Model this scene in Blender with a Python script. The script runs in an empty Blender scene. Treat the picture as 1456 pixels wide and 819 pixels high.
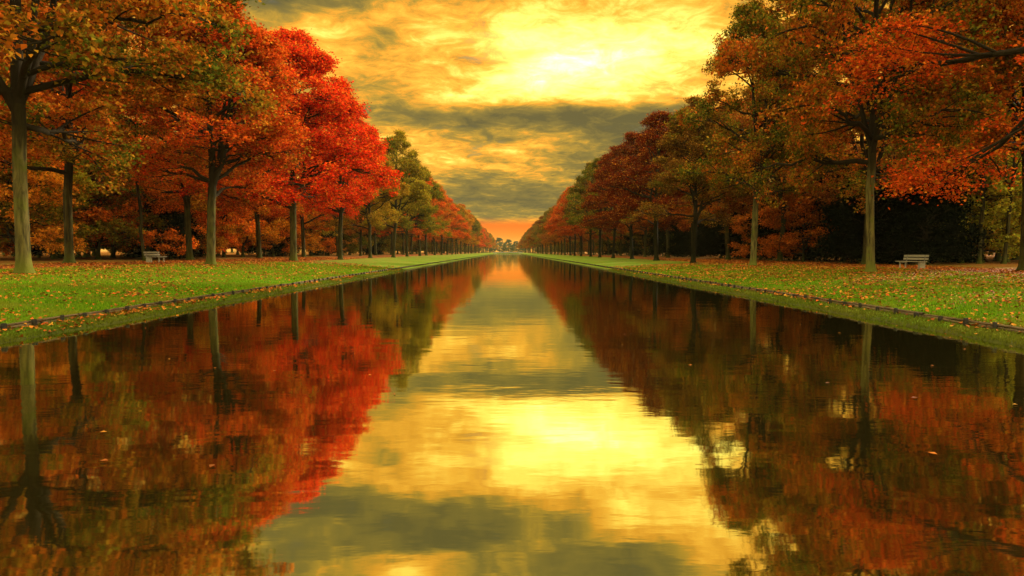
import bpy, math, random
import numpy as np
R = math.radians
S = bpy.context.scene
COL = S.collection

# ------------------------------------------------------------------ helpers
def tag(o, label=None, cat=None, group=None, kind=None):
    if label: o["label"] = label
    if cat: o["category"] = cat
    if group: o["group"] = group
    if kind: o["kind"] = kind
    return o

def link(name, me, mat=None, parent=None):
    o = bpy.data.objects.new(name, me)
    COL.objects.link(o)
    if me is not None and mat is not None and len(me.materials) == 0:
        me.materials.append(mat)
    if parent is not None: o.parent = parent
    return o

def empty(name, loc=(0, 0, 0), rz=0.0):
    o = bpy.data.objects.new(name, None)
    o.empty_display_size = 0.3
    COL.objects.link(o); o.location = loc; o.rotation_euler = (0, 0, rz)
    return o

def mesh_np(name, V, F, smooth=False, attrs=None):
    """V (n,3); F (m,k) int, same size faces"""
    V = np.asarray(V, dtype=np.float32); F = np.asarray(F, dtype=np.int32)
    me = bpy.data.meshes.new(name)
    me.vertices.add(len(V)); me.vertices.foreach_set("co", V.ravel())
    m, k = F.shape
    me.loops.add(m * k); me.loops.foreach_set("vertex_index", F.ravel())
    me.polygons.add(m)
    me.polygons.foreach_set("loop_start", np.arange(0, m * k, k, dtype=np.int32))
    me.polygons.foreach_set("loop_total", np.full(m, k, dtype=np.int32))
    if smooth: me.polygons.foreach_set("use_smooth", np.ones(m, dtype=bool))
    for an, arr in (attrs or {}).items():
        a = me.attributes.new(an, 'FLOAT', 'POINT')
        a.data.foreach_set("value", np.asarray(arr, dtype=np.float32))
    me.update(calc_edges=True)
    return me

class Tubes:
    """collects tapered tubes into one mesh of quads"""
    def __init__(s): s.V = []; s.F = []; s.n = 0
    def add(s, P, rad, sides=7, lump=0.0, rng=None, cap=False):
        P = np.asarray(P, float); n = len(P)
        T = np.gradient(P, axis=0)
        T /= np.linalg.norm(T, axis=1)[:, None] + 1e-9
        up = np.array([0, 0, 1.0]) if abs(T[0][2]) < .9 else np.array([1.0, 0, 0])
        A = np.cross(T, up); A /= np.linalg.norm(A, axis=1)[:, None] + 1e-9
        B = np.cross(T, A)
        ph = np.linspace(0, 2 * math.pi, sides, endpoint=False)
        rad = np.asarray(rad, float)
        rr = np.repeat(rad[:, None], sides, 1)
        if lump and rng is not None:
            ridge = rng.uniform(-1, 1, sides) * lump
            rr = rr * (1 + ridge[None, :] + rng.uniform(-1, 1, rr.shape) * lump * .4)
        V = P[:, None, :] + rr[:, :, None] * (np.cos(ph)[None, :, None] * A[:, None, :] + np.sin(ph)[None, :, None] * B[:, None, :])
        i = np.arange(n - 1)[:, None] * sides; j = np.arange(sides)[None, :]; j2 = (j + 1) % sides
        F = np.stack([i + j, i + j2, i + sides + j2, i + sides + j], -1).reshape(-1, 4) + s.n
        s.V.append(V.reshape(-1, 3)); s.F.append(F); s.n += n * sides
        if cap:
            for k, end in ((0, P[0]), (n - 1, P[-1])):
                base = s.n - n * sides if k == 0 else s.n - sides
                pass
    def mesh(s, name, smooth=True):
        return mesh_np(name, np.concatenate(s.V), np.concatenate(s.F), smooth)

# ------------------------------------------------------------------ materials
class E:
    """tiny node-expression helper"""
    nt = None
    def __init__(s, sock): s.s = sock
    @staticmethod
    def m(op, *a, clamp=False):
        n = E.nt.nodes.new('ShaderNodeMath'); n.operation = op; n.use_clamp = clamp
        for i, x in enumerate(a):
            if isinstance(x, E): E.nt.links.new(x.s, n.inputs[i])
            else: n.inputs[i].default_value = x
        return E(n.outputs[0])
    def __add__(s, o): return E.m('ADD', s, o)
    __radd__ = __add__
    def __sub__(s, o): return E.m('SUBTRACT', s, o)
    def __rsub__(s, o): return E.m('SUBTRACT', o, s)
    def __mul__(s, o): return E.m('MULTIPLY', s, o)
    __rmul__ = __mul__
    def __truediv__(s, o): return E.m('DIVIDE', s, o)

def sstep(x, a, b):
    n = E.nt.nodes.new('ShaderNodeMapRange'); n.interpolation_type = 'SMOOTHSTEP'
    E.nt.links.new(x.s, n.inputs['Value'])
    n.inputs['From Min'].default_value = a; n.inputs['From Max'].default_value = b
    if a > b:
        n.inputs['From Min'].default_value = b; n.inputs['From Max'].default_value = a
        n.inputs['To Min'].default_value = 1; n.inputs['To Max'].default_value = 0
    return E(n.outputs[0])

def noise(vec, scale, detail=4, rough=.5, dist=0.0, out='Fac'):
    n = E.nt.nodes.new('ShaderNodeTexNoise')
    n.inputs['Scale'].default_value = scale; n.inputs['Detail'].default_value = detail
    n.inputs['Roughness'].default_value = rough; n.inputs['Distortion'].default_value = dist
    if vec is not None: E.nt.links.new(vec.s, n.inputs['Vector'])
    return E(n.outputs[out])

def combine(x, y, z):
    n = E.nt.nodes.new('ShaderNodeCombineXYZ')
    for i, v in enumerate((x, y, z)):
        if isinstance(v, E): E.nt.links.new(v.s, n.inputs[i])
        else: n.inputs[i].default_value = v
    return E(n.outputs[0])

def mixc(f, a, b, mode='MIX'):
    n = E.nt.nodes.new('ShaderNodeMix'); n.data_type = 'RGBA'; n.blend_type = mode
    for sock, v in ((n.inputs['Factor'], f), (n.inputs[6], a), (n.inputs[7], b)):
        if isinstance(v, E): E.nt.links.new(v.s, sock)
        elif isinstance(v, (int, float)): sock.default_value = v
        else: sock.default_value = (*v, 1) if len(v) == 3 else v
    return E(n.outputs[2])

def ramp(f, stops, interp='LINEAR'):
    n = E.nt.nodes.new('ShaderNodeValToRGB'); cr = n.color_ramp; cr.interpolation = interp
    while len(cr.elements) < len(stops): cr.elements.new(.5)
    for e, (p, c) in zip(cr.elements, stops):
        e.position = p; e.color = (*c, 1)
    E.nt.links.new(f.s, n.inputs[0]); return E(n.outputs[0])

def newmat(name):
    m = bpy.data.materials.new(name); m.use_nodes = True
    m.node_tree.nodes.clear(); E.nt = m.node_tree
    out = m.node_tree.nodes.new('ShaderNodeOutputMaterial')
    return m, out

def coord(kind='Object'):
    n = E.nt.nodes.new('ShaderNodeTexCoord'); return E(n.outputs[kind])
def position():
    n = E.nt.nodes.new('ShaderNodeNewGeometry'); return E(n.outputs['Position'])
def sep(v):
    n = E.nt.nodes.new('ShaderNodeSeparateXYZ'); E.nt.links.new(v.s, n.inputs[0])
    return E(n.outputs[0]), E(n.outputs[1]), E(n.outputs[2])
def attr(name, out='Fac'):
    n = E.nt.nodes.new('ShaderNodeAttribute'); n.attribute_name = name; return E(n.outputs[out])
def principled(out, color, rough=.8, spec=.3, bump=None, bstr=.3, bdist=.02):
    p = E.nt.nodes.new('ShaderNodeBsdfPrincipled')
    if isinstance(color, E): E.nt.links.new(color.s, p.inputs['Base Color'])
    else: p.inputs['Base Color'].default_value = (*color, 1)
    p.inputs['Roughness'].default_value = rough
    p.inputs['Specular IOR Level'].default_value = spec
    if bump is not None:
        b = E.nt.nodes.new('ShaderNodeBump'); b.inputs['Strength'].default_value = bstr; b.inputs['Distance'].default_value = bdist
        E.nt.links.new(bump.s, b.inputs['Height']); E.nt.links.new(b.outputs[0], p.inputs['Normal'])
    E.nt.links.new(p.outputs[0], out.inputs[0]); return p

def leaf_material(name, transl=.38, var=1.0):
    """leaf colour comes from the object's own colour; alpha = how much of the crown is still green"""
    m, out = newmat(name)
    oi = E.nt.nodes.new('ShaderNodeObjectInfo')
    c = E(oi.outputs['Color']); al = E(oi.outputs['Alpha']); rnd = E(oi.outputs['Random'])
    oc = coord('Object')
    v = attr('leaf')
    big = noise(oc, .33, 3, .6)
    mid = noise(oc, 1.1, 2, .5)
    green = mixc(v, (.045, .10, .012), (.17, .17, .014))
    gm = sstep(big + mid * .35 + v * .22 + al * .9, 1.10, 1.34)
    base = mixc(gm, c, green)
    # some leaves turn yellow or brown
    yl = sstep(v * 1.0 + mid * .6, 1.0, 1.25)
    base = mixc(yl * .55 * var, base, (.62, .22, .025))
    br = sstep(v * 1.0 - mid * .5, .0, -.22)
    base = mixc(br * .6 * var, base, (.13, .035, .01))
    hsv = E.nt.nodes.new('ShaderNodeHueSaturation')
    E.nt.links.new(base.s, hsv.inputs['Color'])
    E.nt.links.new((.49 + v * .022).s, hsv.inputs['Hue'])
    E.nt.links.new((.45 + E.m('FRACT', v * 7.31) * 1.05).s, hsv.inputs['Value'])
    colr = E(hsv.outputs[0])
    d = E.nt.nodes.new('ShaderNodeBsdfDiffuse'); t = E.nt.nodes.new('ShaderNodeBsdfTranslucent')
    E.nt.links.new(colr.s, d.inputs[0]); E.nt.links.new(colr.s, t.inputs[0])
    mx = E.nt.nodes.new('ShaderNodeMixShader'); mx.inputs[0].default_value = transl
    E.nt.links.new(d.outputs[0], mx.inputs[1]); E.nt.links.new(t.outputs[0], mx.inputs[2])
    E.nt.links.new(mx.outputs[0], out.inputs[0])
    return m

LEAF = leaf_material('autumn_leaves'); NEEDLE = leaf_material('evergreen_leaves', .15, 0.0)

def bark_material(name, c1, c2, moss, mamt):
    m, out = newmat(name)
    oc = coord('Object'); x, y, z = sep(oc)
    st = combine(x * 7.0, y * 7.0, z * 1.1)
    n = noise(st, 1.0, 5, .65, .6)
    n2 = noise(oc, .9, 4, .6)
    base = mixc(sstep(n, .3, .7), c1, c2)
    mo = sstep(n2 - z * .018, .44, .6) * mamt
    base = mixc(mo, base, moss)
    foot = sstep(z + n2 * .8, 1.3, .5) * mamt
    base = mixc(foot, base, tuple(k * 1.1 for k in moss))
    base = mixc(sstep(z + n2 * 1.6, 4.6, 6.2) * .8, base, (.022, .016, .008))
    oi = E.nt.nodes.new('ShaderNodeObjectInfo')
    base = mixc(1.0, base, E(oi.outputs['Color']), 'MULTIPLY')
    principled(out, base, .95, .15, n, .9, .06)
    return m
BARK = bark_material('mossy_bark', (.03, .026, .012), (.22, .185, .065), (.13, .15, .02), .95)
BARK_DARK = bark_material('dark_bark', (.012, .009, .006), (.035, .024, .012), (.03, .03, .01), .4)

def simple_noise_mat(name, c1, c2, scale, rough=.8, bstr=.4, bdist=.01, stretch=(1, 1, 1)):
    m, out = newmat(name)
    x, y, z = sep(coord('Object'))
    v = combine(x * stretch[0], y * stretch[1], z * stretch[2])
    n = noise(v, scale, 5, .65)
    principled(out, mixc(sstep(n, .3, .7), c1, c2), rough, .3, n, bstr, bdist)
    return m
WOOD_WET = simple_noise_mat('weathered_log', (.03, .018, .009), (.15, .10, .05), 6, .75, .6, .02, (3, .6, 3))
POST_MAT = simple_noise_mat('dark_post_wood', (.005, .004, .003), (.020, .015, .008), 14, .7, .6, .01)
BENCH_WOOD = simple_noise_mat('bleached_bench_timber', (.20, .185, .135), (.36, .34, .26), 9, .7, .4, .004, (6, .5, 6))
CONCRETE = simple_noise_mat('bench_concrete', (.24, .225, .165), (.38, .36, .27), 8, .9, .5, .006)
STONE = simple_noise_mat('pale_stone', (.28, .28, .26), (.48, .47, .42), 1.2, .9, .4, .02)
METAL = simple_noise_mat('dull_metal', (.08, .08, .075), (.14, .14, .13), 20, .5, .1, .002)

# ------------------------------------------------------------------ the land
WL, WR = -8.25, 8.03          # water's edge
EL_, ER = -8.88, 8.66         # timber edging
YEND = 560.0                  # far end of the canal

PXL = [(-1500, 3.0), (-400, 1.6), (-120, 1.2), (-60, 1.05), (-40, .95), (-26, .78), (-18, .66), (-12, .36), (-9.1, .16), (-8.88, .13), (-8.7, .10), (-8.3, .03), (-8.15, -.12), (-7.9, -.7), (-6.5, -1.1)]
PXR = [(6.5, -1.1), (7.7, -.7), (7.93, -.12), (8.08, .03), (8.5, .10), (8.66, .13), (8.9, .16), (12, .32), (17, .50), (25, .55), (40, .7), (60, .85), (120, 1.1), (400, 1.6), (1500, 3.0)]
_px = np.array([p[0] for p in PXL + PXR]); _pz = np.array([p[1] for p in PXL + PXR])

def waves(x, y):
    return (np.sin(x * .31 + 1.3) * np.sin(y * .23) + .6 * np.sin(x * .83 + y * .41) + .4 * np.sin(y * 1.13 - x * .6 + 2)) / 2
def gz(x, y):
    x = np.asarray(x, float); y = np.asarray(y, float)
    # the water's edge wanders a little
    wob = .05 * np.sin(y * .9) + .035 * np.sin(y * 2.3 + 1) + .03 * np.sin(y * .37 + 2)
    w = np.clip(1 - np.abs(np.abs(x) - 8.2) / .5, 0, 1)
    xx = x + np.sign(x) * wob * w * .8
    z = np.interp(xx, _px, _pz)
    far = np.clip((np.abs(x) - 10) / 6, 0, 1)
    z = z + waves(x, y) * .05 * far
    # canal closed at its far end
    end = (np.abs(x) < 9) & (y > YEND)
    z = np.where(end, .45, z)
    return z

def axis_samples():
    xs = sorted(set([-1500, -1000, -500, -250, -150] + list(np.arange(-120, -30, 6.0)) + list(np.arange(-30, -10, 1.0)) +
        list(np.arange(-10, -7.6, .06)) + [-7.4, -6.5, 0, 6.5, 7.4] + list(np.arange(7.6, 10, .06)) + list(np.arange(10, 30, 1.0)) +
        list(np.arange(30, 121, 6.0)) + [150, 250, 500, 1000, 1500]))
    ys = [-400, -200, -100, -60, -30, -10, 0] + list(np.arange(4, 60, .35)) + list(np.arange(60, 120, 1.5)) + list(np.arange(120, 560, 8)) + [559.7, 560.3, 575, 600, 700, 900, 1200, 1750]
    return np.array(xs, float), np.array(sorted(ys), float)
xs, ys = axis_samples()
XX, YY = np.meshgrid(xs, ys)
ZZ = gz(XX, YY)
V = np.stack([XX, YY, ZZ], -1).reshape(-1, 3)
nx, ny = len(xs), len(ys)
i, j = np.meshgrid(np.arange(nx - 1), np.arange(ny - 1))
a = j * nx + i
F = np.stack([a, a + 1, a + 1 + nx, a + nx], -1).reshape(-1, 4)

m, out = newmat('lawn_and_leaf_litter')
pos = position(); x, y, z = sep(pos)
ax = E.m('ABSOLUTE', x)
n1 = noise(pos, .45, 4, .6); n2 = noise(pos, 3.5, 4, .65); n3 = noise(pos, 22, 4, .7); n4 = noise(pos, 1.4, 3, .6)
grass = mixc(sstep(n2 + n3 * .6, .55, 1.0), (.045, .11, .006), (.15, .29, .012))
grass = mixc(sstep(n1, .4, .65), grass, (.16, .2, .018))
soil = mixc(n3, (.05, .022, .008), (.17, .065, .018))
litter = mixc(sstep(n3 + n2 * .4, .5, .95), soil, (.42, .13, .02))
# worn, leaf-covered walk between the two tree rows
pth = sstep(ax + n1 * 3.0 + n2 * 1.2, 19.3, 21.3) * sstep(ax - n1 * 4.0, 26.5, 24.0)
woods = sstep(ax - n1 * 6, 25.5, 29)
patch = sstep(n4 * .7 + n3 * .65 + ax * .012, .86, 1.0)
cl = mixc(patch * .75, grass, litter)
cl = mixc(pth, cl, litter)
cl = mixc(woods * sstep(n4, .35, .6), cl, litter)
cl = mixc(sstep(z - n3 * .05, .05, .02) * .8, cl, (.055, .05, .015))
bed = sstep(z, .0, -.25)
cl = mixc(bed, cl, (.03, .025, .012))
principled(out, cl, .95, .1, n3 + n2, 1.0, .05)
LAND = m
ground = link('ground', mesh_np('ground', V, F, True), LAND); tag(ground, kind='structure')

# ------------------------------------------------------------------ water
m, out = newmat('still_water')
pos = position(); x, y, z = sep(pos)
v1 = combine(x * .55, y * 1.25, 0.0)
w1 = noise(v1, .9, 3, .5, .3)
w2 = noise(v1, 4.5, 3, .55)
w3 = noise(combine(x * .06, y * .11, 0.0), 1.0, 2, .5)
calm = .35 + sstep(w3, .42, .62) * .65
hgt = w1 * .0042 + w2 * .0013 * calm
b = E.nt.nodes.new('ShaderNodeBump'); b.inputs['Strength'].default_value = 1.0; b.inputs['Distance'].default_value = 1.0
E.nt.links.new(hgt.s, b.inputs['Height'])
g = E.nt.nodes.new('ShaderNodeBsdfGlossy'); g.inputs['Color'].default_value = (.95, .98, .68, 1); g.inputs['Roughness'].default_value = .035
d = E.nt.nodes.new('ShaderNodeBsdfDiffuse'); d.inputs['Color'].default_value = (.022, .018, .005, 1)
lw = E.nt.nodes.new('ShaderNodeFresnel'); lw.inputs['IOR'].default_value = 3.2
E.nt.links.new(b.outputs[0], g.inputs['Normal']); 
f = E(lw.outputs[0]) * .45 + .62
mx = E.nt.nodes.new('ShaderNodeMixShader')
E.nt.links.new(E.m('MINIMUM', f, .98).s, mx.inputs[0])
E.nt.links.new(d.outputs[0], mx.inputs[1]); E.nt.links.new(g.outputs[0], mx.inputs[2])
E.nt.links.new(mx.outputs[0], out.inputs[0])
WATER = m
water = link('water', mesh_np('water', [(-8.9, -200, 0), (8.9, -200, 0), (8.9, YEND + .5, 0), (-8.9, YEND + .5, 0)], [(0, 1, 2, 3)]), WATER)
tag(water, kind='structure')

# ------------------------------------------------------------------ timber edging
def edging(xe, side_label, label, seed):
    rng = np.random.default_rng(seed)
    root = empty('timber_edging', (xe, 8.0, float(gz(xe, 8.0))))
    tag(root, label, 'edging', 'low timber edgings along the two banks')
    z0 = float(gz(xe, 8.0))
    sgn = 1 if xe > 0 else -1
    step = .77
    for k, (dx, dz, r) in enumerate(((0, .01, .038), (sgn * .03, .066, .030))):
        t = Tubes(); y0 = 0.0
        while y0 < 500:
            L = step * (4 if y0 < 90 else 16)
            p = np.array([[dx + rng.normal(0, .006), yy, dz + rng.normal(0, .006)] for yy in np.linspace(y0 + .01, y0 + L - .01, 6 if y0 < 90 else 4)])
            t.add(p, np.full(len(p), r) * rng.uniform(.85, 1.1), 8, .08, rng)
            y0 += L
        link('log_rail', t.mesh('log_rail'), WOOD_WET, root)
    def post_geo(t, yy):
        h = .105 + rng.uniform(-.02, .025); r = .043 * rng.uniform(.85, 1.15)
        ox = -sgn * .06 + rng.normal(0, .008); lean = rng.normal(0, .012, 2)
        p = np.array([[ox, yy, -.25], [ox + lean[0] * .5, yy, .0], [ox + lean[0], yy + lean[1], h - .015], [ox + lean[0], yy + lean[1], h], [ox + lean[0], yy + lean[1], h + .001]])
        t.add(p, np.array([r, r, r, r * .8, .001]), 9, .05, rng)
    n = 0; yy = .1
    while n < 100:
        t = Tubes(); post_geo(t, yy)
        link('post', t.mesh('post'), POST_MAT, root)
        yy += step; n += 1
    t = Tubes()
    while yy < 430:
        post_geo(t, yy); yy += step
    o = link('post', t.mesh('far_posts'), POST_MAT, root); o['kind'] = 'stuff'
edging(EL_, 'left', 'low edging of grey logs and dark round posts beside the water on the left bank', 1)
edging(ER, 'right', 'low edging of grey logs and dark round posts beside the water on the right bank', 2)

# ------------------------------------------------------------------ trees
def bez(p0, p1, p2, n):
    t = np.linspace(0, 1, n)[:, None]
    return (1 - t) ** 2 * p0 + 2 * t * (1 - t) * p1 + t ** 2 * p2

def leaves_mesh(name, C, size, rng, flat=.5):
    n = len(C)
    nrm = rng.normal(0, 1, (n, 3)); nrm[:, 2] = np.abs(nrm[:, 2]) + flat
    nrm /= np.linalg.norm(nrm, axis=1)[:, None]
    a = rng.normal(0, 1, (n, 3)); u = np.cross(nrm, a); u /= np.linalg.norm(u, axis=1)[:, None] + 1e-9
    w = np.cross(nrm, u)
    s = size * rng.uniform(.5, 1.35, n)[:, None]
    fold = nrm * s * rng.uniform(.1, .35, n)[:, None]
    V = np.stack([C - u * s * .6, C + w * s * .42 + fold + u * s * .12, C + u * s * .65, C - w * s * .42 + fold + u * s * .05], 1).reshape(-1, 3)
    F = np.arange(4 * n).reshape(n, 4)
    lv = np.repeat(rng.random(n), 4)
    return mesh_np(name, V, F, False, {'leaf': lv})

def prof(stops):
    a = np.array([s[0] for s in stops]); b = np.array([s[1] for s in stops])
    return lambda h: float(np.interp(h, a, b))

def make_tree(name, seed, H, th, r0, profile, nprim=40, nsec=7, nter=3, nleaf=60, lsize=.17, forks=2, droop=.0, el_low=18, el_top=62,
              clump=(.31, .17), lean=0.0, tlump=.05):
    rng = np.random.default_rng(seed)
    trunk = Tubes(); br = Tubes()
    ld = rng.normal(0, 1, 2) * .25
    npt = 16
    hh = np.linspace(0, 1, npt)
    P = np.zeros((npt, 3)); P[:, 2] = hh * H * .97
    P[:, 0] = ld[0] * np.sin(hh * 3) + lean * hh ** 1.3 * H + np.cumsum(rng.normal(0, .05, npt)) * (hh > .2)
    P[:, 1] = ld[1] * np.sin(hh * 3) + np.cumsum(rng.normal(0, .05, npt)) * (hh > .2)
    P[0, :2] = 0
    r_at = lambda h: r0 * max(.06, (1 - h / H)) ** .85 if h > th else r0 * (1 - .22 * h / H)
    # trunk part up to the first fork, flared at the foot
    zz = np.array([-.25, 0, .12, .3, .6, 1.1, 2.0, 3.0, 4.0, th * .95, th * 1.12]); zz = np.unique(zz[zz <= th * 1.13])
    px = lambda z: np.array([np.interp(z, P[:, 2], P[:, 0]), np.interp(z, P[:, 2], P[:, 1]), z])
    TP = np.array([px(max(z, 0)) * [1, 1, 0] + [0, 0, z] for z in zz])
    TR = np.array([r0 * (1 - .22 * max(z, 0) / H) * (1 + .8 * math.exp(-max(z, 0) / .2)) for z in zz])
    trunk.add(TP, TR, 14, tlump, rng)
    # leader(s)
    zl = np.linspace(th * .98, H * .97, 14)
    LP = np.array([px(z) for z in zl])
    q = (zl - zl[0]) / (zl[-1] - zl[0])
    LR = r0 * .85 * (1 - q) ** .9 + .02
    br.add(LP, LR, 9, .05, rng)
    leads = [(LP, LR)]
    for k in range(forks):
        az = rng.uniform(0, 6.28); rr = profile(H * .7) * .40
        top = np.array([math.cos(az) * rr, math.sin(az) * rr, H * rng.uniform(.76, .86)]) + px(H * .8) * [1, 1, 0]
        s0 = px(th * rng.uniform(.98, 1.15))
        mid = s0 + np.array([math.cos(az) * rr * .9, math.sin(az) * rr * .9, (H - th) * .3])
        Q = bez(s0, mid, top, 12); Q[2:] += rng.normal(0, .08, Q[2:].shape)
        QR = r0 * .62 * (1 - np.linspace(0, 1, 12)) ** .9 + .02
        br.add(Q, QR, 8, .05, rng); leads.append((Q, QR))
    tips = []
    ga = rng.uniform(0, 6.28)
    def fit(Pp):
        Pp = np.array(Pp, float)
        for q_ in range(len(Pp)):
            if Pp[q_, 2] > H: Pp[q_, 2] = H + (Pp[q_, 2] - H) * .3
            c_ = px(min(Pp[q_, 2], H * .97))[:2]; dv = Pp[q_, :2] - c_; r_ = float(np.hypot(*dv)); an = math.atan2(dv[1], dv[0]); lim = (profile(Pp[q_, 2]) * 1.08 + .15) * (1 + .10 * math.sin(3 * an + seed + Pp[q_, 2] * .5) + .10 * math.sin(5 * an - Pp[q_, 2] * 1.1) + .1 * math.sin(Pp[q_, 2] * 2.1 + seed))
            if r_ > lim: Pp[q_, :2] = c_ + dv * ((lim + (r_ - lim) * .33) / r_)
        return Pp
    for k in range(nprim):
        t = (k + rng.uniform(0, 1)) / nprim
        h = th + (H * .96 - th) * t ** .85
        li = 0 if rng.random() < .5 or h < th + 1.5 else rng.integers(0, len(leads))
        Lp, Lr = leads[li]
        ii = int(np.argmin(np.abs(Lp[:, 2] - h))); s0 = Lp[ii]; rr0 = Lr[ii]
        ga += 2.4 + rng.normal(0, .35); az = ga
        if li > 0:   # forks send limbs outward
            c = Lp[-1][:2] - px(H * .8)[:2]; az = math.atan2(c[1], c[0]) + rng.normal(0, .9)
        hq = (h - th) / (H - th)
        L = profile(h) * rng.uniform(.78, 1.12)
        if li > 0: L *= .6
        L = max(L, 1.2)
        el = R(el_low + (el_top - el_low) * hq ** 1.1 + rng.normal(0, 7))
        d = np.array([math.cos(az) * math.cos(el), math.sin(az) * math.cos(el), math.sin(el)])
        L = L / max(.45, math.cos(el))
        e = s0 + d * L; 
        kink = s0 + np.array([d[0], d[1], d[2]]) * L * .5 + np.array([0, 0, L * .10 * rng.uniform(-.6, 1.6)])
        e[2] -= L * (.12 * (1 - hq) + droop)
        if e[2] > H * 1.03: e[2] = H * 1.03
        if e[2] < th * .62 + .1: e[2] = th * .62 + .1 + rng.uniform(0, .8)
        for _ in range(14):   # keep the limb inside the crown's outline
            c_ = px(min(e[2], H * .97))[:2]
            if np.hypot(*(e[:2] - c_)) > profile(e[2]) * 1.12 + .1 or e[2] > H * 1.01:
                e = s0 + (e - s0) * .9; kink = s0 + (kink - s0) * .9; L *= .9
            else: break
        n = 9; Q = bez(s0, kink, e, n); Q[1:] += rng.normal(0, .055 * L / 4, Q[1:].shape); Q = fit(Q)
        pr = min(rr0 * .6, .02 + .0155 * L)
        q = np.linspace(0, 1, n); QR = pr * (1 - q) ** .8 + .013
        br.add(Q, QR, 6, .04, rng)
        ns = max(3, int(round(nsec * (L / 5) ** .8)))
        for s_ in range(ns):
            u = rng.uniform(.22, 1.0) if s_ else 1.0
            fi = u * (n - 1); i0 = min(int(fi), n - 2); fr = fi - i0
            b0 = Q[i0] * (1 - fr) + Q[i0 + 1] * fr
            tan = Q[i0 + 1] - Q[i0]; tan /= np.linalg.norm(tan) + 1e-9
            side = np.cross(tan, [0, 0, 1.0]); side /= np.linalg.norm(side) + 1e-9
            sd = tan * rng.uniform(.35, 1.0) + side * rng.choice([-1, 1]) * rng.uniform(.4, 1.1) + np.array([0, 0, rng.uniform(-.25, .5)])
            sd /= np.linalg.norm(sd)
            sl = (L * .42) * rng.uniform(.6, 1.1) * (1.1 - .5 * u) + .35; sl = min(sl, 2.7)
            e2 = b0 + sd * sl + np.array([0, 0, -.06 * sl])
            Q2 = bez(b0, b0 + sd * sl * .5 + rng.normal(0, .08 * sl, 3), e2, 5); Q2 = fit(Q2); e2 = Q2[-1]
            sr = min(QR[i0] * .8, .010 + .011 * sl)
            br.add(Q2, sr * (1 - np.linspace(0, 1, 5)) ** .7 + .008, 4)
            tips.append((Q2[-1], 1.0)); tips.append((Q2[3], .7))
            for t_ in range(nter):
                v = rng.uniform(.3, .95); b3 = b0 + (e2 - b0) * v
                td = sd * .6 + rng.normal(0, .6, 3); td[2] = td[2] * .6 + .1; td /= np.linalg.norm(td)
                tl = rng.uniform(.5, 1.15) * min(1.0, .35 + sl * .3)
                Q3 = np.array([b3, b3 + td * tl * .5 + rng.normal(0, .05, 3), b3 + td * tl]); Q3 = fit(Q3)
                br.add(Q3, [.012, .009, .006], 3)
                tips.append((Q3[-1], 1.0))
    C = []
    for p, w in tips:
        k = max(6, int(nleaf * w * rng.uniform(.5, 1.4)))
        o = rng.normal(0, 1, (k, 3)) * [clump[0], clump[0], clump[1]]
        sc = rng.uniform(.6, 1.15)
        C.append(p + o * sc)
    C = np.concatenate(C); C = C[C[:, 2] > .12]
    root = empty(name)
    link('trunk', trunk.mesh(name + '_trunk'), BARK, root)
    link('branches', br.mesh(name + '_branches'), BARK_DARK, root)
    link('crown', leaves_mesh(name + '_crown', C, lsize, rng), LEAF, root)
    if name == 'yew_tree': bpy.data.meshes[name + '_crown'].materials[0] = NEEDLE 
    print(name, 'leaves', len(C), 'branchfaces', sum(len(f) for f in br.F))
    return root

protos = {}
def proto(key, fn):
    protos[key] = dict(root=fn(), used=False)

broad = prof([(3, 6.6), (5, 8.4), (8, 7.8), (12, 5.6), (16, 3.0), (18.5, .9), (19.5, .1)])
broadhi = prof([(3, 4.5), (5, 6.8), (9, 8.0), (13, 7.4), (17, 5.0), (20, 1.6), (21.5, .1)])
ovate = prof([(3, 4.4), (6, 6.2), (10, 5.8), (14, 3.9), (17.5, 1.5), (19.5, .1)])
conic = prof([(3, 4.6), (5, 5.9), (9, 5.2), (13, 3.7), (17, 1.6), (19.5, .1)])
proto('maple_a', lambda: make_tree('maple_tree', 11, 19.0, 4.6, .25, broad, 52, 10, 3, 40, .155, 2, el_low=8))
proto('maple_b', lambda: make_tree('maple_tree', 27, 19.0, 4.8, .26, ovate, 52, 10, 3, 38, .155, 3))
proto('oak_a', lambda: make_tree('oak_tree', 35, 20.5, 5.4, .235, broadhi, 54, 10, 3, 46, .15, 3, el_low=8))
proto('oak_b', lambda: make_tree('oak_tree', 48, 19.0, 4.6, .24, conic, 46, 9, 3, 42, .155, 2))
proto('near', lambda: make_tree('maple_tree', 97, 20.0, 5.0, .25, broad, 44, 9, 3, 80, .10, 2, el_low=8))
beechp = prof([(0, 3.6), (3, 4.2), (6, 3.4), (9, 1.0)])
proto('beech', lambda: make_tree('beech_tree', 52, 9.5, 1.0, .16, beechp, 34, 7, 3, 30, .19, 1, el_low=4, el_top=60, tlump=.04))
woodp = prof([(2, 3.6), (6, 5.2), (11, 4.8), (16, 1.5)])
proto('wood', lambda: make_tree('woodland_tree', 63, 16.5, 2.8, .24, woodp, 36, 7, 3, 30, .22, 1))
yewp = prof([(0, 2.6), (2, 3.0), (4, 2.4), (6, 1.0)])
proto('yew', lambda: make_tree('yew_tree', 71, 6.2, .4, .14, yewp, 46, 6, 3, 44, .17, 2, el_low=2, el_top=70, clump=(.36, .28)))
slim = prof([(5, 1.5), (9, 2.8), (13, 2.2), (16, .6)])
proto('slim', lambda: make_tree('slender_tree', 82, 16.0, 5.5, .16, slim, 20, 5, 2, 15, .2, 1, el_low=30, lean=.06))

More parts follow.
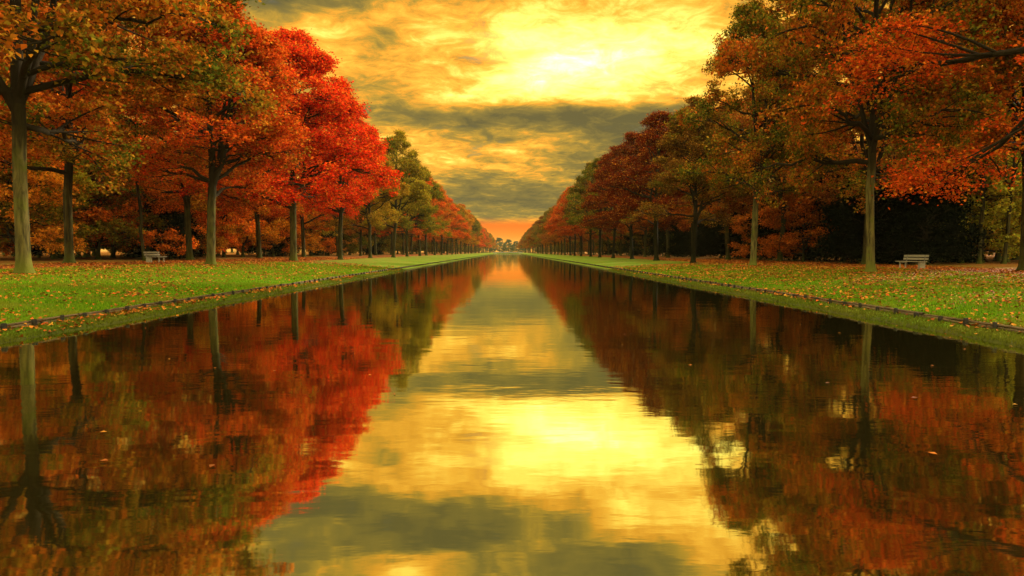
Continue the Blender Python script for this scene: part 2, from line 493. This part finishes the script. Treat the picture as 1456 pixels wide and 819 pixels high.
def place(key, x, y, rz, sc, color, label, cat, group=None, bark=.35):
    pr = protos[key]; src = pr['root']
    if not pr['used']:
        root = src; pr['used'] = True; kids = list(src.children)
    else:
        root = src.copy(); COL.objects.link(root); kids = []
        for ch in src.children:
            c = ch.copy(); COL.objects.link(c); c.parent = root; kids.append(c)
    root.location = (x, y, float(gz(x, y)) - .03); root.rotation_euler = (rs.uniform(-.025, .025), rs.uniform(-.025, .025), rz)
    root.scale = (sc[0], sc[0], sc[1]) if isinstance(sc, tuple) else (sc, sc, sc)
    for c in kids:
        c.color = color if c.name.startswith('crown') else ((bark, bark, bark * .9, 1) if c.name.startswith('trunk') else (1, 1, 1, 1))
    if 'group' in root: del root['group']
    tag(root, label, cat, group)
    return root

RED = (.74, .045, .009); DKRED = (.155, .017, .006); ORG = (.58, .14, .014); RORG = (.66, .095, .011)
BRN = (.34, .09, .016); GOLD = (.52, .23, .018); OLIVE = (.17, .15, .016); YELG = (.30, .28, .02); GRN = (.045, .085, .012); DKG = (.004, .007, .003)
def ca(c, a): return (*c, a)
ORD = ['first', 'second', 'third', 'fourth', 'fifth', 'sixth', 'seventh', 'eighth', 'ninth', 'tenth', 'eleventh', 'twelfth']
rs = random.Random(5)

# left bank, row beside the water: nearest first (k=-1 stands just outside the frame)
LROW = [
 ('near', ORG, .52, 1.05, 'orange and green tree whose crown enters the photo at the top left edge'),
 ('oak_a', (.62, .17, .014), .52, 1.04, 'tall rusty orange and green oak with thick mossy trunk, leftmost in the photo'),
 ('maple_b', RORG, .32, (.98, .88), 'reddish orange tree with a thin straight trunk just right of the left bench'),
 ('maple_a', RED, .05, (1.08, .99), 'bright scarlet maple, the reddest tree on the left bank'),
 ('maple_b', RED, .08, .9, 'scarlet tree right behind the brightest red maple on the left bank'),
 ('oak_b', (.36, .22, .02), .40, .84, 'olive tree with dark trunk, half hidden behind the scarlet trees'),
 ('oak_b', (.34, .27, .02), .45, 1.0, 'olive green and yellow tree standing out among red ones on the left bank'),
 ('maple_a', YELG, .60, .90, 'yellowish green tree just beyond the olive one on the left bank'),
 ('oak_b', RORG, .22, .95, 'rusty red tree beyond the two green ones on the left bank'),
 ('maple_b', ORG, .50, .90, 'orange and olive tree, ninth along the left water row'),
 ('oak_b', ORG, .30, .95, 'brownish orange tree, tenth along the left water row'),
 ('maple_a', RORG, .25, .9, 'red orange tree, eleventh along the left water row'),
]
RROW = [
 ('near', RORG, .30, 1.05, 'red orange tree whose crown enters the photo at the top right edge'),
 ('oak_a', ORG, .50, (.77, .96), 'huge orange and green oak with pale mossy trunk left of the right bench'),
 ('maple_b', ORG, .58, (.80, .92), 'orange and green tree with slim grey trunk, second along the right water row'),
 ('oak_b', (.19, .085, .015), .42, (.84, .76), 'dark olive green tree with thin black trunk, third along the right water row'),
 ('maple_b', DKRED, .20, (.95, .86), 'deep dark red tree next beyond the olive one on the right bank'),
 ('maple_a', DKRED, .12, .88, 'dark crimson tree with dense crown, fifth along the right water row'),
 ('oak_b', DKRED, .15, .9, 'dark crimson tree with narrow crown, sixth along the right water row'),
 ('maple_b', (.04,.06,.012), .70, .92, 'blackish green tree between the crimson trees on the right bank'),
 ('oak_b', (.07,.05,.014), .50, .98, 'dark green tree with brown tips, eighth along the right water row'),
 ('maple_a', (.42, .05, .01), .10, .9, 'dull red tree far along the right water row after the dark green ones'),
 ('oak_b', BRN, .35, .92, 'brown tree, tenth along the right water row'),
 ('maple_b', RORG, .2, .95, 'red orange tree, eleventh along the right water row'),
]
farcols = [RORG, ORG, ORG, ORG, GOLD, RED, BRN, OLIVE]
def water_row(side, rowx, y0, step, table, endy):
    k = 0; y = y0
    grp = 'trees of the canal side row on the %s bank' % side
    while y < endy:
        xx = rowx + rs.uniform(-.35, .35) * (k > 5); rz = rs.uniform(0, 6.28)
        if k < len(table):
            key, c, al, s, lab = table[k]
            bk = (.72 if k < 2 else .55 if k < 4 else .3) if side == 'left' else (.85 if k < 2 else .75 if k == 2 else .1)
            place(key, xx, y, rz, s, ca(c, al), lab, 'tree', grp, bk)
        else:
            key = rs.choice(['maple_a', 'maple_b', 'oak_b', 'oak_b']); c = rs.choice(farcols if side == 'left' else [BRN, DKRED, (.2, .06, .014), OLIVE, (.30, .05, .010), (.4, .1, .014)])
            s = rs.uniform(.76, 1.0)
            lab = 'small distant autumn tree past the eleventh in the %s canal side row' % side
            place(key, xx, y, rz, s, ca(c, rs.uniform(.2, .6)), lab, 'tree', grp)
        k += 1; y += step + rs.uniform(-.5, .5) * (k > 7)
water_row('left', -18.0, 9.5, 16.0, LROW, 720)
water_row('right', 16.8, 16.3, 15.2, RROW, 720)

# second rows, beyond the leaf covered walk
def back_row(side, rowx, y0, step, table, endy):
    k = 0; y = y0
    grp = 'trees of the back row on the %s bank' % side
    while y < endy:
        xx = rowx + rs.uniform(-.4, .4); rz = rs.uniform(0, 6.28)
        if k < len(table):
            key, c, al, s, lab = table[k]
        else:
            key = rs.choice(['maple_a', 'maple_b', 'oak_b']); c = rs.choice(farcols if side == 'left' else [BRN, DKRED, ORG, OLIVE]); al = rs.uniform(.1, .5); s = rs.uniform(.85, 1)
            lab = 'far tree of the back row on the %s bank, glimpsed between nearer trunks' % side
        place(key, xx, y, rz, s, ca(c, al), lab, 'tree', grp)
        k += 1; y += step
back_row('left', -26.0, 24.4, 16.0, [
 ('oak_a', ORG, .35, 1.05, 'orange tree of the back row, its crown reaching in at the far left edge'),
 ('oak_a', ORG, .35, 1.0, 'orange oak with thick trunk and spreading dark limbs, left of the left bench'),
 ('maple_a', ORG, .40, 1.0, 'orange tree with dark trunk right behind the left bench'),
 ('maple_b', RORG, .25, .95, 'red orange tree of the back row seen left of the scarlet maple'),
 ('maple_a', RORG, .15, .95, 'red orange tree of the back row seen right of the scarlet maple trunk'),
 ], 330)
back_row('right', 25.0, 18.0, 15.0, [
 ('oak_a', RORG, .3, 1.0, 'red orange oak of the back row, its crown hanging in at the right edge'),
 ('maple_b', ORG, .45, 1.0, 'rusty orange tree of the back row right of the right bench'),
 ('oak_a', ORG, .5, 1.0, 'rusty tree with brown trunk half hidden by the pale mossy trunk'),
 ('maple_a', BRN, .4, .95, 'brown leaved tree of the back row seen left of the pale mossy trunk'),
 ('maple_b', ORG, .4, .95, 'orange brown tree of the back row seen behind the slim grey trunk'),
 ], 330)

# woodland behind
def wood(side, kind, key, cat, desc, spots, colors, grp):
    """spots: (x, y, scale); each labelled by its order from the left of the photo"""
    sp = sorted(spots, key=lambda q: q[0] / q[1])
    for k, (x, y, s) in enumerate(sp):
        c, al = colors[rs.randrange(len(colors))]
        if k < 12: lab = '%s, %s from left' % (desc, ORD[k])
        else: lab = '%s, past the twelfth' % desc
        place(key, x, y, rs.uniform(0, 6.28), s, ca(c, al), lab, cat, grp)
def scatter(sign, n, y0, y1, l0, seed, s0, s1, mind=4.5, lmaxk=.74, lpad=6, lcap=110):
    r = random.Random(seed); P = []
    tries = 0
    while len(P) < n and tries < 9000:
        tries += 1
        y = y0 + (y1 - y0) * r.random() ** 1.3
        lm = min(lcap, lmaxk * y + lpad)
        if lm <= l0: continue
        x = sign * r.uniform(l0, lm)
        if all((x - a) ** 2 + (y - b) ** 2 > mind ** 2 for a, b, _ in P): P.append((x, y, r.uniform(s0, s1)))
    return P
wood('left', 'beech', 'beech', 'tree', 'low orange beech in the undergrowth behind left rows', scatter(-1, 26, 46, 150, 31.5, 1, .75, 1.15), [((.88, .36, .03), .0), ((.8, .16, .015), .0), ((.7, .36, .03), .1), ((.85, .25, .02), 0)], 'orange beeches behind the left rows')
wood('left', 'beechg', 'beech', 'tree', 'low olive yellow beech in undergrowth behind left rows', scatter(-1, 12, 48, 110, 34, 2, .8, 1.2), [(YELG, .35), ((.34, .30, .03), .4), (GOLD, .3)], 'olive beeches behind the left rows')
wood('left', 'wood', 'wood', 'tree', 'tall woodland tree in autumn colour behind the left undergrowth', scatter(-1, 60, 56, 330, 36, 3, .9, 1.2, 6), [(ORG, .2), (GOLD, .3), (YELG, .4), (BRN, .3), (RORG, .1)], 'woodland trees beyond the left bank')
wood('left', 'beech', 'beech', 'tree', 'glowing orange beech filling the gaps behind the left trunks', [(-44, 72, 1.1), (-46, 86, 1.2), (-34, 118, 1.1), (-44, 100, 1.2), (-48, 116, 1.2), (-37, 128, 1.1), (-34, 74, .7), (-34.5, 96, .7),(-31.5, 60, 1.), (-32, 68, 1.05), (-31.5, 76, 1.), (-32.5, 84, 1.1), (-31.5, 92, 1.), (-32, 101, 1.1), (-31.5, 110, 1.), (-37, 56, 1.), (-38, 66, 1.1), (-37, 78, 1.1), (-38, 90, 1.1), (-37, 104, 1.1)], [((.88, .22, .018), .0), ((.8, .14, .014), .0), ((.85, .36, .025), 0), ((.6, .5, .04), .2)], 'glowing beeches behind the left rows')
wood('right', 'beech', 'beech', 'tree', 'rusty low beech glowing before the dark evergreens on the right', [(26.9, 62, .75), (28.2, 67, .85), (27, 73, .75)], [((.6, .17, .02), .1), (ORG, .1)], 'rusty beeches before the evergreens')
wood('left', 'yew', 'yew', 'bush', 'dark evergreen bush between orange trees behind the left walk', [(-30.5, 62, .75), (-36, 70, .8), (-33, 95, .9), (-31, 118, .9), (-41, 60, .7), (-31, 150, 1.)], [(DKG, 0), ((.02, .04, .01), 0)], 'evergreen bushes behind the left walk')
wood('right', 'yew', 'yew', 'bush', 'blackish evergreen bush behind the tree rows on the right bank', [(29.5, 48, 1.0), (32, 53, 1.1), (27.8, 52, 1.0), (30, 58, 1.2), (31, 63, 1.25), (29.5, 70, 1.2), (30, 78, 1.2), (29.5, 87, 1.2), (30, 96, 1.2), (29.5, 106, 1.2), (30, 117, 1.2), (30, 130, 1.2), (30, 145, 1.2), (30, 162, 1.2), (30, 182, 1.2)], [(DKG, 0), ((.009, .014, .005), 0)], 'evergreen bushes behind the right rows')  # evergreens coloured near black to stand for the darkness under the canopy
wood('right', 'beech', 'beech', 'tree', 'low rusty orange beech behind the right rows', scatter(1, 16, 52, 160, 33, 6, .8, 1.2), [(ORG, .2), (BRN, .2), (RORG, .2)], 'rusty beeches behind the right rows')
wood('right', 'beechg', 'beech', 'tree', 'low mossy green beech near the right edge behind the bench', [(35.5, 51, .9), (38.5, 52.5, 1.0), (37, 56, 1.1), (41, 57, 1.1), (44, 60, 1.2), (40, 61, 1.2), (47, 64, 1.3), (42.5, 66, 1.3), (51, 69, 1.4), (46, 72, 1.4), (33.5, 56.5, .7)], [((.46, .42, .04), .4), ((.42, .42, .04), .3), ((.6, .32, .03), .2), ((.3, .33, .03), .5)], 'green beeches behind the right bench')
wood('right', 'wood', 'wood', 'tree', 'tall woodland tree in muted autumn colour beyond the right bank', scatter(1, 44, 62, 330, 38, 8, .9, 1.2, 6), [(OLIVE, .5), (ORG, .4), (YELG, .5), (BRN, .4)], 'woodland trees beyond the right bank')
for k, (x, y, rz, s, lab) in enumerate([
  (33.0, 49.5, 2.6, .85, 'slender dark tree rising straight behind the right bench, leftmost of three'),
  (33.6, 48.5, .4, .9, 'slender dark tree behind the right bench, middle one of three'),
  (35.0, 48.0, -.4, .8, 'slender dark tree leaning right near the right edge, rightmost of three')]):
    place('slim', x, y, rz, s, ca(OLIVE, .6), lab, 'tree', 'slender trees behind the right bench')
place('slim', -27.8, 52.5, 2.7, .8, ca(OLIVE, .6), 'slender dark leaning tree just left of the left bench', 'tree')
# trees closing the view at the canal's end
for side, sg in (('left', -1), ('right', 1)):
    yy = 118.0
    while yy < 700:
        place('beech', sg * (31 + rs.uniform(-1.5, 2.5)), yy, rs.uniform(0, 6.28), rs.uniform(.8, 1.05), ca(rs.choice([BRN, OLIVE, DKG, GRN, BRN]), .5),
              'far dark undergrowth tree seen between the distant trunks of the %s bank' % side, 'tree', 'far undergrowth of the %s bank' % side)
        yy += 5.5 + yy * .006
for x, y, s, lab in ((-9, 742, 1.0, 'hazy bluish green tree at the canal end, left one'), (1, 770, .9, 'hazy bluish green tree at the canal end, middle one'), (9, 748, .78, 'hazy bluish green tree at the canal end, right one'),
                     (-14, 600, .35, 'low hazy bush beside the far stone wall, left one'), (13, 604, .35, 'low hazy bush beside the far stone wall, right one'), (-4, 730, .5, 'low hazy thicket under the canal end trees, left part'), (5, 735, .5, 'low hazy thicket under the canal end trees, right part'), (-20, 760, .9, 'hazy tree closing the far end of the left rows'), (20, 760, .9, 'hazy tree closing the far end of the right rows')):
    place('beech', x, y, rs.uniform(0, 6), s * 1.7, ca((.07, .15, .11), 0), lab, 'tree', 'trees at the canal end')  # bluish tint of distant haze is put into the leaf colour

# ------------------------------------------------------------------ boxes helper
def boxes_mesh(name, lst, bevel=.008):
    import bmesh
    bm = bmesh.new()
    for (cx, cy, cz, sx, sy, sz, rx, ry) in lst:
        from mathutils import Matrix
        M = Matrix.Translation((cx, cy, cz)) @ Matrix.Rotation(ry, 4, 'Y') @ Matrix.Rotation(rx, 4, 'X') @ Matrix.Diagonal((sx, sy, sz, 1))
        g = bmesh.ops.create_cube(bm, size=1, matrix=M)
    if bevel: bmesh.ops.bevel(bm, geom=bm.edges[:], offset=bevel, segments=2, affect='EDGES')
    me = bpy.data.meshes.new(name); bm.to_mesh(me); bm.free(); return me

# benches: slatted timber on two concrete blocks, backrest away from the water
def bench(x, y, rz, label, near):
    z = min(float(gz(x + a, y + b)) for a in (-.3, .3) for b in (-1, 1))
    r = empty('park_bench', (x, y, z - .01), rz)
    tag(r, label, 'bench', 'pale park benches on the leaf covered walks')
    r.scale = (.9, .9, .95)
    # local: length along y, seat towards +x
    for s in (-.72, .72):
        nr = s * near > 0
        link('leg', boxes_mesh('leg', [(-.08, s, .20, .40, .16, .42, 0, 0)] if nr else [(-.19, s, .2, .08, .07, .42, 0, 0), (.19, s, .2, .08, .07, .42, 0, 0), (0, s, .385, .42, .07, .06, 0, 0)], .012 if nr else .006), CONCRETE, r)
    seat = link('seat', boxes_mesh('seat', [(-.17 + k * .145, 0, .445, .125, 2.0, .045, 0, 0) for k in range(4)]), BENCH_WOOD, r)
    back = link('backrest', boxes_mesh('backrest', [(-.285 - .03 * k, 0, .60 + .17 * k, .035, 2.0, .12, 0, R(-10)) for k in range(2)]), BENCH_WOOD, r)
    for s in (-.72, .72):
        link('back_support', boxes_mesh('back_support', [(-.285, s, .60, .04, .06, .46, 0, R(-10))], .004), METAL, r)
bench(-24.4, 47.5, R(-5), 'pale grey slatted bench on concrete blocks on the left bank walk', -1)
bench(22.3, 37.6, R(180 + 10), 'pale grey slatted bench on concrete blocks on the right bank walk', 1)

# low pale wall closing the canal's far end
w = empty('stone_wall', (0, YEND + .6, .3)); tag(w, 'low pale stone wall across the far end of the canal', 'wall')
link('wall', boxes_mesh('wall', [(0, 0, .2, 24, .5, 1.4, 0, 0)], .02), STONE, w)
link('coping', boxes_mesh('coping', [(0, 0, .975, 24.4, .7, .15, 0, 0)], .02), STONE, w)

# ------------------------------------------------------------------ grass and fallen leaves
rng = np.random.default_rng(99)
def grass_patch(n, sgn):
    # density falls with distance
    y = 9 + 46 * rng.random(n) ** 1.7
    xin = 8.02 if sgn > 0 else 8.2
    x = sgn * (xin + (21.5 - xin) * rng.random(n) ** 1.15)
    z = gz(x, y); k = z > .004
    x, y, z = x[k], y[k], z[k]; n = len(x)
    a = rng.uniform(0, 6.28, n); h = rng.uniform(.03, .075, n) * (1 + .5 * waves(x * 3, y * 3)); w = rng.uniform(.008, .018, n) * (1 + y / 40)
    dx, dy = np.cos(a), np.sin(a); lean = rng.normal(0, .022, (2, n))
    V = np.stack([np.stack([x - dx * w, y - dy * w, z - .01], -1), np.stack([x + dx * w, y + dy * w, z - .01], -1), np.stack([x + lean[0], y + lean[1], z + h], -1)], 1).reshape(-1, 3)
    return mesh_np('grass', V, np.arange(3 * n).reshape(n, 3), False, {'leaf': np.repeat(rng.random(n), 3)})
m, out = newmat('grass_blades')
pos = position(); v = attr('leaf')
c = mixc(v, (.07, .19, .006), (.23, .42, .015))
c = mixc(sstep(noise(pos, .45, 4, .6), .42, .65), c, (.22, .25, .02))
c = mixc(sstep(E.m('ABSOLUTE', sep(pos)[0]), 9.2, 8.7) * .75, c, (.12, .125, .018))
c = mixc(.08, c, (.05, .07, .01))
d = E.nt.nodes.new('ShaderNodeBsdfDiffuse'); t = E.nt.nodes.new('ShaderNodeBsdfTranslucent')
E.nt.links.new(c.s, d.inputs[0]); E.nt.links.new(c.s, t.inputs[0])
mx = E.nt.nodes.new('ShaderNodeMixShader'); mx.inputs[0].default_value = .35
E.nt.links.new(d.outputs[0], mx.inputs[1]); E.nt.links.new(t.outputs[0], mx.inputs[2]); E.nt.links.new(mx.outputs[0], out.inputs[0])
GRASS = m
for sgn, sd in ((-1, 'left'), (1, 'right')):
    o = link('grass', grass_patch(170000, sgn), GRASS); tag(o, 'short green grass covering the lawn of the %s bank' % sd, 'grass', kind='stuff')

m, out = newmat('fallen_leaf')
v = attr('leaf')
c = ramp(v, [(0, (.10, .03, .008)), (.3, (.34, .09, .012)), (.55, (.50, .15, .015)), (.8, (.55, .27, .03)), (1, (.60, .06, .01))])
principled(out, c, .8, .15)
FALLEN = m
def fallen(n, sgn):
    def lawn(k, y0, y1, e):
        y = y0 + (y1 - y0) * rng.random(k) ** e
        x = 8.15 + 12 * rng.random(k) ** .8
        # leave irregular bare patches
        keep = rng.random(k) < (.12 if sgn < 0 else .3) + .7 * np.clip(waves(x * 2.1, y * 1.7) + .3 + .06 * (x - 9), 0, 1)
        return x[keep], y[keep]
    x1, y1 = lawn(int(n * .55), 9, 60, 1.3)
    k2 = int(n * .45)
    y2 = 12 + 75 * rng.random(k2); x2 = 17.5 + 10 * rng.beta(2, 2, k2) 
    xs_, ys_ = [x1, x2], [y1, y2]
    for _ in range(70):      # small drifts, some against the edging
        cx, cyy = (8.75 if rng.random() < .35 else rng.uniform(8.4, 17)), 10 + 35 * rng.random() ** 1.4
        k3 = int(rng.uniform(12, 55)); xs_.append(cx + rng.normal(0, .12 + .2 * (cx > 8.8), k3)); ys_.append(cyy + rng.normal(0, .45, k3))
    for r_, yy_ in ([(18, 25.5), (18, 41.5), (18, 57.5), (26, 40.4)] if sgn < 0 else [(16.8, 31.5), (16.8, 46.7), (16.8, 16.3), (25, 48)]):
        a3 = rng.uniform(0, 6.28, 260); d3 = .36 + np.abs(rng.normal(0, .5, 260)); xs_.append(r_ + np.cos(a3) * d3); ys_.append(yy_ + np.sin(a3) * d3)
    x = sgn * np.concatenate(xs_); y = np.concatenate(ys_)
    z = gz(x, y) + rng.uniform(.012, .05, len(x)); k = z > .03
    C = np.stack([x, y, z], -1)[k]
    n = len(C)
    nr = rng.normal(0, .35, (n, 3)); nr[:, 2] = 1; nr /= np.linalg.norm(nr, axis=1)[:, None]
    a = rng.normal(0, 1, (n, 3)); u = np.cross(nr, a); u /= np.linalg.norm(u, axis=1)[:, None]; w = np.cross(nr, u)
    s = rng.uniform(.035, .085, n)[:, None] * (1 + C[:, 1:2] / 90)
    V = np.stack([C - u * s * .6, C + w * s * .5 + nr * s * .25, C + u * s * .6, C - w * s * .5 + nr * s * .2], 1).reshape(-1, 3)
    return mesh_np('fallen_leaves', V, np.arange(4 * n).reshape(n, 4), False, {'leaf': np.repeat(rng.random(n), 4)})
for sgn, sd, nn in ((-1, 'left', 32000), (1, 'right', 44000)):
    o = link('fallen_leaves', fallen(nn, sgn), FALLEN); tag(o, 'orange and brown fallen leaves strewn over the %s bank' % sd, 'leaves', kind='stuff')

# a few leaves floating on the water
n = 260
fx = np.where(rng.random(n) < .5, -1, 1) * (8.0 - 7 * rng.random(n) ** 2.2); fy = 4 + 60 * rng.random(n) ** 1.3
C = np.stack([fx, fy, np.full(n, .008)], -1); a_ = rng.uniform(0, 6.28, n); u = np.stack([np.cos(a_), np.sin(a_), 0 * a_], -1); w_ = np.stack([-np.sin(a_), np.cos(a_), 0 * a_], -1)
s_ = rng.uniform(.03, .06, n)[:, None]; zz_ = np.array([0, 0, 1.0]) * .006
Vf = np.stack([C - u * s_ * .6, C + w_ * s_ * .5 + zz_, C + u * s_ * .6, C - w_ * s_ * .45 + zz_], 1).reshape(-1, 3)
o = link('floating_leaves', mesh_np('floating_leaves', Vf, np.arange(4 * n).reshape(n, 4), False, {'leaf': np.repeat(rng.random(n), 4)}), FALLEN)
tag(o, 'small fallen leaves floating on the still canal water', 'leaves', kind='stuff')

# ------------------------------------------------------------------ air
m, out = newmat('thin_evening_haze')
pv = E.nt.nodes.new('ShaderNodeVolumePrincipled'); pv.inputs['Color'].default_value = (.80, .78, .50, 1); pv.inputs['Density'].default_value = .00012
E.nt.links.new(pv.outputs[0], out.inputs['Volume'])
hz = link('haze', boxes_mesh('haze', [(0, 650, 12.0, 3100, 2300, 32, 0, 0)], 0), m); tag(hz, kind='stuff')
# ------------------------------------------------------------------ sky
W = bpy.data.worlds.new("World"); S.world = W; W.use_nodes = True
nt = W.node_tree; nt.nodes.clear(); E.nt = nt
out = nt.nodes.new('ShaderNodeOutputWorld')
SUN_AZ, SUN_EL = 48.0, 23.0
sky = nt.nodes.new('ShaderNodeTexSky'); sky.sky_type = 'NISHITA'; sky.sun_disc = False
sky.sun_elevation = R(SUN_EL); sky.sun_rotation = R(SUN_AZ); sky.dust_density = 3.0
dirv = coord('Generated'); dx, dy, dz = sep(dirv)
az = E.m('ARCTAN2', dx, dy) * 57.2958
el = E.m('ARCSINE', dz) * 57.2958
# cloud-layer coordinates (clouds recede to the horizon)
den = E.m('MAXIMUM', dz, 0.0) + .13
cp = combine(dx / den, dy / den, 0.0)
wv = noise(cp, 1.1, 3, .55, 0, 'Color'); wx, wy, wz = sep(wv)
azw = az + (wx - .5) * 14.0
elw = el + (wy - .5) * 4.6
def blob(a0, e0, sa, se, amp, slope=0.0):
    u = (azw - a0) * (1 / sa); ee = elw - (azw - a0) * slope
    v = (ee - e0) * (1 / se)
    return E.m('POWER', 2.718, (u * u + v * v) * -1.0) * amp
B = .50 + 0.0 * el if False else E.m('ADD', el * 0.0, .47)
for args in [
  (7.8, 15.2, 9, 3.6, .62), (-1, 16.8, 9, 2.6, .30), (2, 14.5, 4, 2, .15), (16, 16.5, 5, 4, .12),
  (-4, 11.4, 8, .95, -.46, -.03), (6, 10.7, 7, 1.3, -.48, .03), (10, 8.2, 6.0, 2.8, -.48), (1, 4.2, 12, 1.7, -.44), (-8, 8.2, 6, 1.3, .16), (0, 7.6, 4, .6, .22), (3.0, 6.2, 3, .35, .15),
  (-10.2, 16.4, 2.2, 1.3, -.40), (-19, 19.4, 7, 1.6, -.55), (-16, 16.5, 6, 2.2, .16), (-3, 20.3, 4, .8, -.2),
  (-5.5, 22.6, 8.5, 2.3, -.55), (7, 25.2, 9, 2.0, -.38), (-18, 25, 8, 4, -.2), (-9, 26.2, 3.5, 1.4, .45), (1.5, 23.8, 2.5, 1.2, .30), (11, 20.5, 6, 2, .22), (18, 23, 5, 3, .15)]:
    B = B + blob(*args)
f1 = noise(cp, 2.4, 7, .62, .25); f2 = noise(cp, 8.0, 7, .68, 1.0)
f3 = noise(combine(az * .10, el * .55, 0.0), 1.0, 6, .62, .5)
Bt = B + (f1 - .5) * 1.2 + (f2 - .5) * .95 + (f3 - .5) * .70
cloud = ramp(Bt * .62 + .05, [(0.0, (.115, .095, .034)), (.17, (.215, .155, .036)), (.28, (.42, .25, .034)), (.36, (.74, .32, .03)), (.46, (.95, .46, .05)), (.60, (1.15, .84, .15)), (.80, (1.45, 1.28, .34)), (1.0, (2.2, 2.0, .8))])
# glow under the cloud deck along the horizon
hz_ = sstep(el + (wx - .5) * .6, 3.0, 2.1)
hcol = ramp(sstep(el, 0.0, 2.6), [(0, (.90, .36, .03)), (.5, (.85, .22, .010)), (1, (.80, .13, .006))])
hm = hz_ * sstep(E.m('ABSOLUTE', az), 60, 25)
cloud = mixc(hm, cloud, hcol)
# away from the sunset the cloud deck is paler and plain
away = sstep(dy, .55, -.1)
pale = mixc(f1, (1.1, .90, .42), (2.9, 2.4, 1.15))
highm = sstep(el, 30, 50)
side = E.m('MAXIMUM', away, highm)
cloud = mixc(side, cloud, pale)
cloud = mixc(sstep(dz, 0.0, -.02), cloud, (.05, .05, .03))
# gaps of open (Nishita) sky
gap = sstep(f1 * .6 + f2 * .4, .42, .30) * .12
bgA = nt.nodes.new('ShaderNodeBackground'); nt.links.new(sky.outputs[0], bgA.inputs[0]); bgA.inputs[1].default_value = .10
bgB = nt.nodes.new('ShaderNodeBackground'); nt.links.new(cloud.s, bgB.inputs[0]); bgB.inputs[1].default_value = 1.0
mx = nt.nodes.new('ShaderNodeMixShader'); nt.links.new((gap).s, mx.inputs[0])
nt.links.new(bgB.outputs[0], mx.inputs[1]); nt.links.new(bgA.outputs[0], mx.inputs[2])
nt.links.new(mx.outputs[0], out.inputs[0])
W.cycles.sampling_method = 'MANUAL'; W.cycles.sample_map_resolution = 512

sun = bpy.data.lights.new('sun', 'SUN'); sun.energy = 5.0; sun.angle = R(4.0); sun.color = (1.0, .80, .50)
so = bpy.data.objects.new('sun', sun); COL.objects.link(so)
from mathutils import Vector
sd = Vector((math.sin(R(SUN_AZ)) * math.cos(R(SUN_EL)), math.cos(R(SUN_AZ)) * math.cos(R(SUN_EL)), math.sin(R(SUN_EL))))
so.rotation_euler = (-sd).to_track_quat('-Z', 'Y').to_euler(); so.location = sd * 60

# ------------------------------------------------------------------ camera
cam = bpy.data.cameras.new('camera'); cam.lens = 24.0; cam.sensor_width = 36; cam.clip_end = 9000; cam.clip_start = .1
co = bpy.data.objects.new('camera', cam); COL.objects.link(co)
co.location = (0, 0, 1.5); co.rotation_euler = (R(90 - 3.04), 0, R(-.35))
S.camera = co

S.view_settings.view_transform = 'Standard'; S.view_settings.look = 'None'
S.view_settings.exposure = 0.42; S.view_settings.gamma = 1.0; S.view_settings.use_curve_mapping = False
S.render.engine = 'CYCLES'
cy = S.cycles
cy.max_bounces = 5; cy.diffuse_bounces = 2; cy.glossy_bounces = 3; cy.transmission_bounces = 3; cy.transparent_max_bounces = 4
cy.caustics_reflective = False; cy.caustics_refractive = False
cy.sample_clamp_indirect = 6
cy.use_denoising = True
